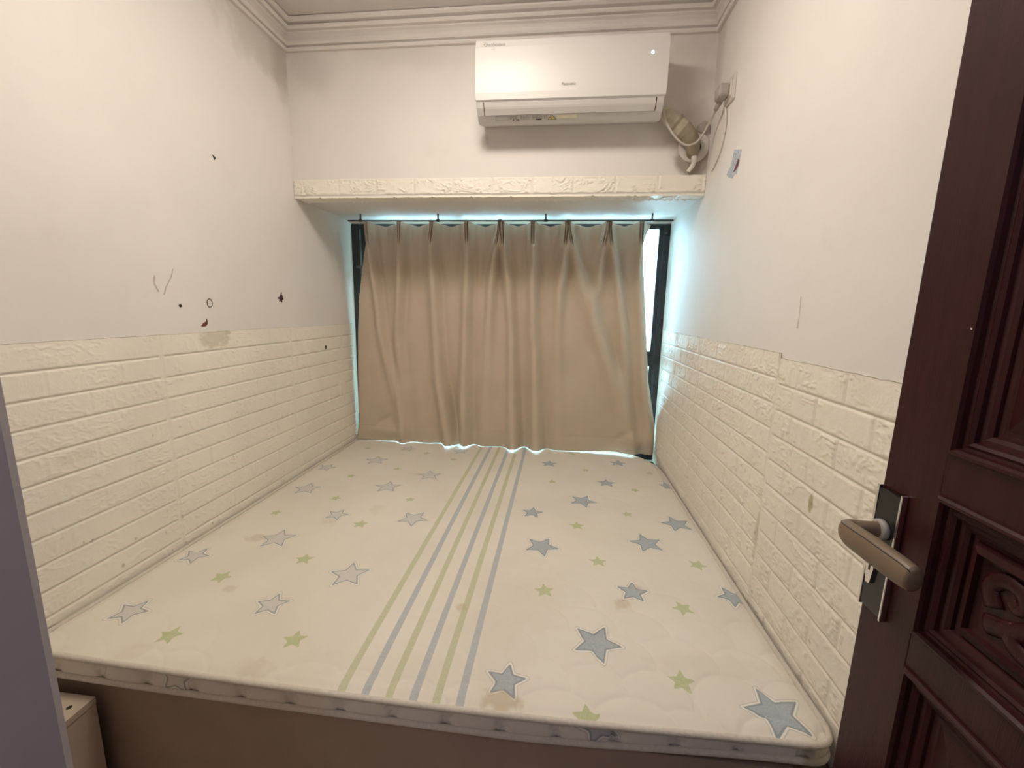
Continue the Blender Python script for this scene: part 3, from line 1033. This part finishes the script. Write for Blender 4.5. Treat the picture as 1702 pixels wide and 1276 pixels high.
lathe(bm, (1.934, YH, 2.092), [(.0665, .0), (.0665, -.006), (.063, -.0085), (.034, -.0085), (.031, -.006), (.031, 0)], 40, 'y', False)
ring = from_bm('wall_sleeve', bm, M_wplast, None, True)
setp(ring, 'round white wall flange where the taped pipe enters', 'pipe flange')
bm = bmesh.new()
lathe(bm, (1.934, YH, 2.092), [(.031, -.0015), (.001, -.0018)], 32, 'y', True)
from_bm('pipe_hole', bm, M_speck, ring)
hose = tube('drain_hose', spline([(1.930, 2.134, 2.068), (1.932, 2.124, 2.048), (1.935, 2.123, 2.026), (1.930, 2.128, 2.005), (1.916, 2.138, 1.986)], 6), [.010] * 4 + [.012] * 8 + [.010] * 8 + [.009] * 5, M_hose, seg=12)
setp(hose, 'short crumpled white hose hanging from the wall flange', 'hose')
# power cord
cp = spline([(1.762, 2.044, 2.218), (1.770, 2.040, 2.19), (1.790, 2.036, 2.142), (1.826, 2.032, 2.092), (1.870, 2.030, 2.060), (1.908, 2.032, 2.068), (1.938, 2.040, 2.102), (1.955, 2.045, 2.135), (1.964, 2.015, 2.160), (1.967, 1.985, 2.178)], 8)
cord = empty('power_cord', cp[-1], 'grey power cord looping from the air conditioner to the wall socket', 'cord')
tube('cable', cp, .0043, M_cord, cord, seg=10)
tube('strain_relief', [(1.967, 1.987, 2.176), (1.968, 1.970, 2.186), (1.970, 1.955, 2.196)], [.008, .010, .012], M_gplast, cord, seg=12)
bm = bmesh.new()
vsq = []
add_box(bm, (1.945, 1.893, 2.188), (1.985, 1.957, 2.236), .010, 3)
plug = from_bm('plug', bm, M_gplast, cord)
# wall socket
so = empty('wall_socket', (2.0, 1.918, 2.223), 'white socket plate high on the right wall with grey plug', 'socket')
box('face_plate', (1.9905, 1.874, 2.170), (2.0, 1.962, 2.262), M_wplast, so, .003)
box('socket_shroud', (1.984, 1.888, 2.184), (1.9915, 1.950, 2.244), M_wplast, so, .003)
cb = tube('thin_cable', spline([(1.9885, 1.945, 2.166), (1.9935, 1.938, 2.13), (1.995, 1.936, 2.094), (1.995, 1.958, 2.034), (1.995, 2.0, 1.991), (1.9955, 2.057, 1.963)], 6), .0028, M_wplast, seg=8)
setp(cb, 'thin white wire drooping down the right wall from the socket', 'wire')
bm = bmesh.new()
bmesh.ops.create_icosphere(bm, subdivisions=3, radius=.026)
for v in bm.verts:
    k = 1 + .35 * (fbm(np.array([v.co.x * 50 + 3]), np.array([v.co.z * 50 + v.co.y * 31]), 3)[0] - .5) * 2
    v.co = Vector((v.co.x * k, v.co.y * k * .55, v.co.z * k * .95)) + Vector((1.966, 2.137, 2.168))
pu = from_bm('putty_lump', bm, M_putty, None, True)
setp(pu, 'lump of grey putty on the wall behind the power cord', 'putty')

# ------------------------------------------------------------------ things stuck on the walls


def flake(name, pts, mat, label, cat, side, thick=.0012, group=None):
    """a thin peeled scrap on the left (x=0) or right (x=2) wall: outline (y, z)"""
    bm = bmesh.new()
    x0, x1 = (0, thick) if side < 0 else (2.0, 2.0 - thick)
    a = [bm.verts.new((x0, y, z)) for y, z in pts]
    b = [bm.verts.new((x1, y, z)) for y, z in pts]
    bm.faces.new(b)
    n = len(pts)
    for i in range(n):
        bm.faces.new((a[i], a[(i + 1) % n], b[(i + 1) % n], b[i]))
    o = from_bm(name, bm, mat)
    return setp(o, label, cat, group)


flake('wall_speck', [(1.628, 1.920), (1.633, 1.917), (1.642, 1.915), (1.645, 1.909), (1.640, 1.907), (1.638, 1.902), (1.634, 1.908)], M_speck, 'dark speck high on the left wall, above the other marks', 'speck', -1, .0015, 'dark specks on the left wall')
flake('wall_speck', [(1.407, 1.343), (1.414, 1.345), (1.419, 1.339), (1.412, 1.335)], M_speck, 'small dark speck on the left wall between scratches and ring', 'speck', -1, .004, 'dark specks on the left wall')
flake('wall_speck', [(2.345, 1.122), (2.356, 1.120), (2.353, 1.106), (2.349, 1.098), (2.346, 1.108)], M_speck, 'dark speck on the left brick panelling near the curtain', 'speck', -1, .0085, 'dark specks on the left wall')
flake('paint_flake', [(1.494, 1.264), (1.505, 1.262), (1.518, 1.264), (1.526, 1.272), (1.5265, 1.284), (1.524, 1.292), (1.519, 1.281), (1.508, 1.277)], M_rust, 'rust brown flake just above the left brick panelling', 'flake', -1)
flake('scratch_mark', [(1.326, 1.441), (1.329, 1.439), (1.327, 1.428), (1.325, 1.417), (1.329, 1.405), (1.336, 1.392), (1.339, 1.388), (1.334, 1.384), (1.326, 1.398), (1.321, 1.412), (1.322, 1.428)], M_scratch, 'short crooked grey scratch at left on the left wall', 'scratch', -1, .0004, 'scratches on the left wall')
flake('scratch_mark', [(1.3525, 1.376), (1.357, 1.376), (1.366, 1.399), (1.378, 1.418), (1.392, 1.440), (1.403, 1.468), (1.400, 1.468), (1.388, 1.440), (1.374, 1.419), (1.361, 1.400)], M_scratch, 'long slanting grey scratch on the left wall', 'scratch', -1, .0004, 'scratches on the left wall')
bm = bmesh.new()
add_tube(bm, [(.001, 1.5455 + .0125 * math.cos(a), 1.352 + .016 * math.sin(a)) for a in np.linspace(0, 2 * math.pi, 28, endpoint=False)], .0015, 8, closed=True)
ro = from_bm('glue_ring', bm, simple('brown_glue', (.12, .09, .07), .6), None, True)
setp(ro, 'small dark oval ring stuck on the left wall', 'glue mark')
flower = [(1.985, 1.412), (1.992, 1.410), (1.988, 1.402), (1.994, 1.396), (1.995, 1.385), (2.000, 1.377), (1.990, 1.375), (1.988, 1.362), (1.981, 1.360), (1.980, 1.372), (1.972, 1.365), (1.966, 1.367), (1.970, 1.377), (1.960, 1.380), (1.959, 1.386), (1.968, 1.387), (1.974, 1.396), (1.981, 1.402)]
flake('sticker_scrap', flower, M_purple, 'torn dark purple scrap on the left wall near the recess', 'sticker', -1)


flake('scratch_mark', [(1.2255, 1.402), (1.2275, 1.402), (1.224, 1.36), (1.2235, 1.352), (1.2275, 1.318), (1.221, 1.316), (1.2215, 1.36)], M_scratch, 'thin vertical grey drip mark on the right wall near the door', 'scratch', 1, .0004)


def stick_mat():
    t = NT('blue_print_sticker')
    c = t.mix(t.ramp(t.noise(70, 3), .42, .6), (.42, .50, .58), (.62, .64, .66))
    c = t.mix(t.ramp(t.noise(160, 2), .58, .66), c, (.13, .17, .23))
    return t.set(c, .5)


so2 = empty('sticker', (2.0, 1.81, 1.92), 'torn pale blue sticker with red patch on the right wall', 'sticker')


def patch(name, pts, mat, th, parent, x=2.0):
    bm = bmesh.new()
    a = [bm.verts.new((x, y, z)) for y, z in pts]; b = [bm.verts.new((x - th, y, z)) for y, z in pts]
    bm.faces.new(b)
    for i in range(len(pts)): bm.faces.new((a[i], a[(i + 1) % len(pts)], b[(i + 1) % len(pts)], b[i]))
    return from_bm(name, bm, mat, parent)


patch('paper', [(1.824, 1.968), (1.752, 1.945), (1.756, 1.925), (1.761, 1.903), (1.770, 1.885), (1.779, 1.867), (1.80, 1.874), (1.815, 1.862), (1.851, 1.877), (1.883, 1.896), (1.868, 1.905), (1.845, 1.919), (1.834, 1.945)], stick_mat(), .0008, so2)
patch('print', [(1.774, 1.920), (1.762, 1.912), (1.768, 1.893), (1.790, 1.884), (1.812, 1.884), (1.795, 1.899)], simple('dark_red_print', (.17, .035, .045), .5, var=.4, scale=120), .0006, so2, 1.9992)
# blanked-off outlet on the left brick panelling by the window
ol = empty('cover_plate', (0, 2.523, .84), 'painted blank cover plate on the left panelling beside the curtain', 'cover plate')
box('plate', (0, 2.487, .795), (.0105, 2.556, .885), M_brick, ol, .002)

# ------------------------------------------------------------------ door
door = empty('door_1', (1.93, -.05, 0), 'dark mahogany panelled door standing open at right', 'door', 'structure')
XD, TH = 1.900, .040
Y0, Y1, ZT = -.05, .7155, 2.02
PY0, PY1 = .05, .6145
OPEN = [(1.170, 1.92), (.897, 1.111), (.10, .841)]
bm = bmesh.new()
add_box(bm, (XD, PY1, .012), (XD + TH, Y1, ZT), .0025)
add_box(bm, (XD, Y0, .012), (XD + TH, PY0, ZT), .0025)
for a, b in ((1.92, ZT), (1.111, 1.170), (.841, .897), (.012, .10)):
    add_box(bm, (XD + .0004, PY0 - .001, a), (XD + TH, PY1 + .001, b), .001)
from_bm('door_frame', bm, M_wood, door)


def frame_sweep(bm, y0, y1, za, zb_, prof, x):
    """mitred moulding: prof = (inset, depth) going inwards from the opening edge"""
    rows = []
    for (i, d) in prof:
        rows.append([bm.verts.new(p) for p in ((x + d, y0 + i, za + i), (x + d, y1 - i, za + i), (x + d, y1 - i, zb_ - i), (x + d, y0 + i, zb_ - i))])
    for a, b in zip(rows[:-1], rows[1:]):
        for k in range(4):
            bm.faces.new((a[k], a[(k + 1) % 4], b[(k + 1) % 4], b[k]))
    return rows


MOLD = [(-.001, .002), (0, -.003), (.003, -.006), (.007, -.006), (.010, -.002), (.0115, .004), (.015, .005), (.019, .003), (.023, .006), (.0245, .011), (.030, .012), (.035, .015), (.0365, .019), (.042, .020)]
for (a, b), nm in zip(OPEN, ('upper_panel', 'middle_panel', 'lower_panel')):
    bm = bmesh.new()
    frame_sweep(bm, PY0, PY1, a, b, MOLD, XD)
    from_bm('moulding', bm, M_wood, door)
    bm = bmesh.new()
    iy0, iy1, iz0, iz1 = PY0 + .042, PY1 - .042, a + .042, b - .042
    if nm == 'middle_panel':
        pr_ = [(-.006, .020), (.0, .020), (.004, .012), (.012, .009), (.014, .016), (.020, .018)]
    else:
        pr_ = [(-.006, .020), (.004, .020), (.03, .012), (.034, .011)]
    rows = frame_sweep(bm, iy0, iy1, iz0, iz1, pr_, XD)
    bm.faces.new(rows[-1])
    pnl = from_bm(nm, bm, M_wood, door)
    box('panel_back', (XD + .022, PY0 - .004, a - .004), (XD + TH - .004, PY1 + .004, b + .004), M_wood, pnl)
    if nm == 'middle_panel':
        bm = bmesh.new()
        cz, xs_ = (a + b) / 2, XD + .017
        for mir in (1, -1):
            cyy = (iy0 + iy1) / 2

            def Q(y, z): return (xs_, cyy + mir * (y - cyy), z)
            # C-scroll, leaf and curling stem
            for pts_, r0, r1 in (([(.535, cz - .005), (.545, cz + .018), (.530, cz + .035), (.510, cz + .032), (.503, cz + .018), (.512, cz + .010), (.520, cz + .016)], .0075, .004),
                                 ([(.540, cz - .030), (.515, cz - .020), (.490, cz - .002), (.470, cz + .022), (.440, cz + .035), (.400, cz + .02)], .008, .004),
                                 ([(.520, cz - .012), (.505, cz - .034), (.475, cz - .040), (.440, cz - .03), (.41, cz - .005), (.38, cz + .0)], .007, .004),
                                 ([(.49, cz + .012), (.475, cz - .008), (.45, cz - .012)], .006, .003)):
                q = spline([Q(*p) for p in pts_], 7)
                n_ = len(q)
                add_tube(bm, q, [(r0 + (r1 - r0) * i / (n_ - 1)) * .62 for i in range(n_)], 10, 2.7, side=(1, 0, 0))
        from_bm('carving', bm, M_wood, pnl, True)
# lock plate, lever, cylinder
chip_ = box('paint_chip', (XD - .0006, .6135, 1.3375), (XD + .001, .6200, 1.3400), M_wplast, door)
chip_['label'] = 'pale chip in the dark varnish'
bm = bmesh.new()
add_box(bm, (XD - .008, .666, .878), (XD, .709, 1.082), .001)
lock = from_bm('lock_plate', bm, M_lockblk, door)
lock['label'] = 'black lock plate with chrome edges'
for a, b in ((.6620, .6660), (.709, .7135)):
    box('edge_strip', (XD - .0095, a, .874), (XD, b, 1.086), M_chrome, lock, .001)
lv = spline([(XD - .004, .690, 1.018), (XD - .018, .690, 1.0175), (XD - .036, .692, 1.016), (XD - .050, .695, 1.0145), (XD - .060, .688, 1.013), (XD - .062, .672, 1.012), (XD - .060, .640, 1.012), (XD - .057, .60, 1.011), (XD - .055, .580, 1.0105), (XD - .054, .568, 1.010), (XD - .0535, .561, 1.010)], 6)
n_ = len(lv)
rl = [float(v) for v in np.interp(np.linspace(0, 1, n_), [0, .25, .38, .5, .62, .8, .92, .97, 1], [.0125, .013, .017, .020, .0212, .0202, .0185, .0150, .007])]
bm = bmesh.new()
add_tube(bm, lv, rl, 20, .70, side=(0, .15, 1))
lever = from_bm('lever_handle', bm, M_lever, door, True)
lever['label'] = 'tan lever handle'
sm = []
for i in range(8, n_ - 3):
    t_ = (Vector(lv[i + 1]) - Vector(lv[i - 1])).normalized()
    a_ = (Vector((0, .15, 1)) - t_ * Vector((0, .15, 1)).dot(t_)).normalized()
    b_ = t_.cross(a_)
    sm.append(Vector(lv[i]) + (a_ * math.cos(.75) + b_ * math.sin(.75) * .70) * rl[i])
tube('seam', sm, .0007, M_black, lever, seg=6)
bm = bmesh.new()
lathe(bm, (XD - .008, .690, 1.018), [(.0165, 0), (.0165, -.006), (.014, -.008)], 28, 'x')
from_bm('collar', bm, M_gplast, lever, True)
bm = bmesh.new()
prof_ = [(.0085 * math.cos(a), .011 + .0085 * math.sin(a)) for a in np.linspace(-.5, math.pi + .5, 18)]
prof_ += [(-.005, -.014), (-.003, -.017), (.003, -.017), (.005, -.014)]
a_ = [bm.verts.new((XD - .008, .696 + p[0], .938 + p[1])) for p in prof_]
b_ = [bm.verts.new((XD - .0125, .696 + p[0], .938 + p[1])) for p in prof_]
bm.faces.new(b_)
for i in range(len(prof_)): bm.faces.new((a_[i], a_[(i + 1) % len(prof_)], b_[(i + 1) % len(prof_)], b_[i]))
cyl = from_bm('lock_cylinder', bm, M_chrome, door)
box('keyhole', (XD - .0130, .6945, .943), (XD - .0120, .6975, .955), M_black, cyl)
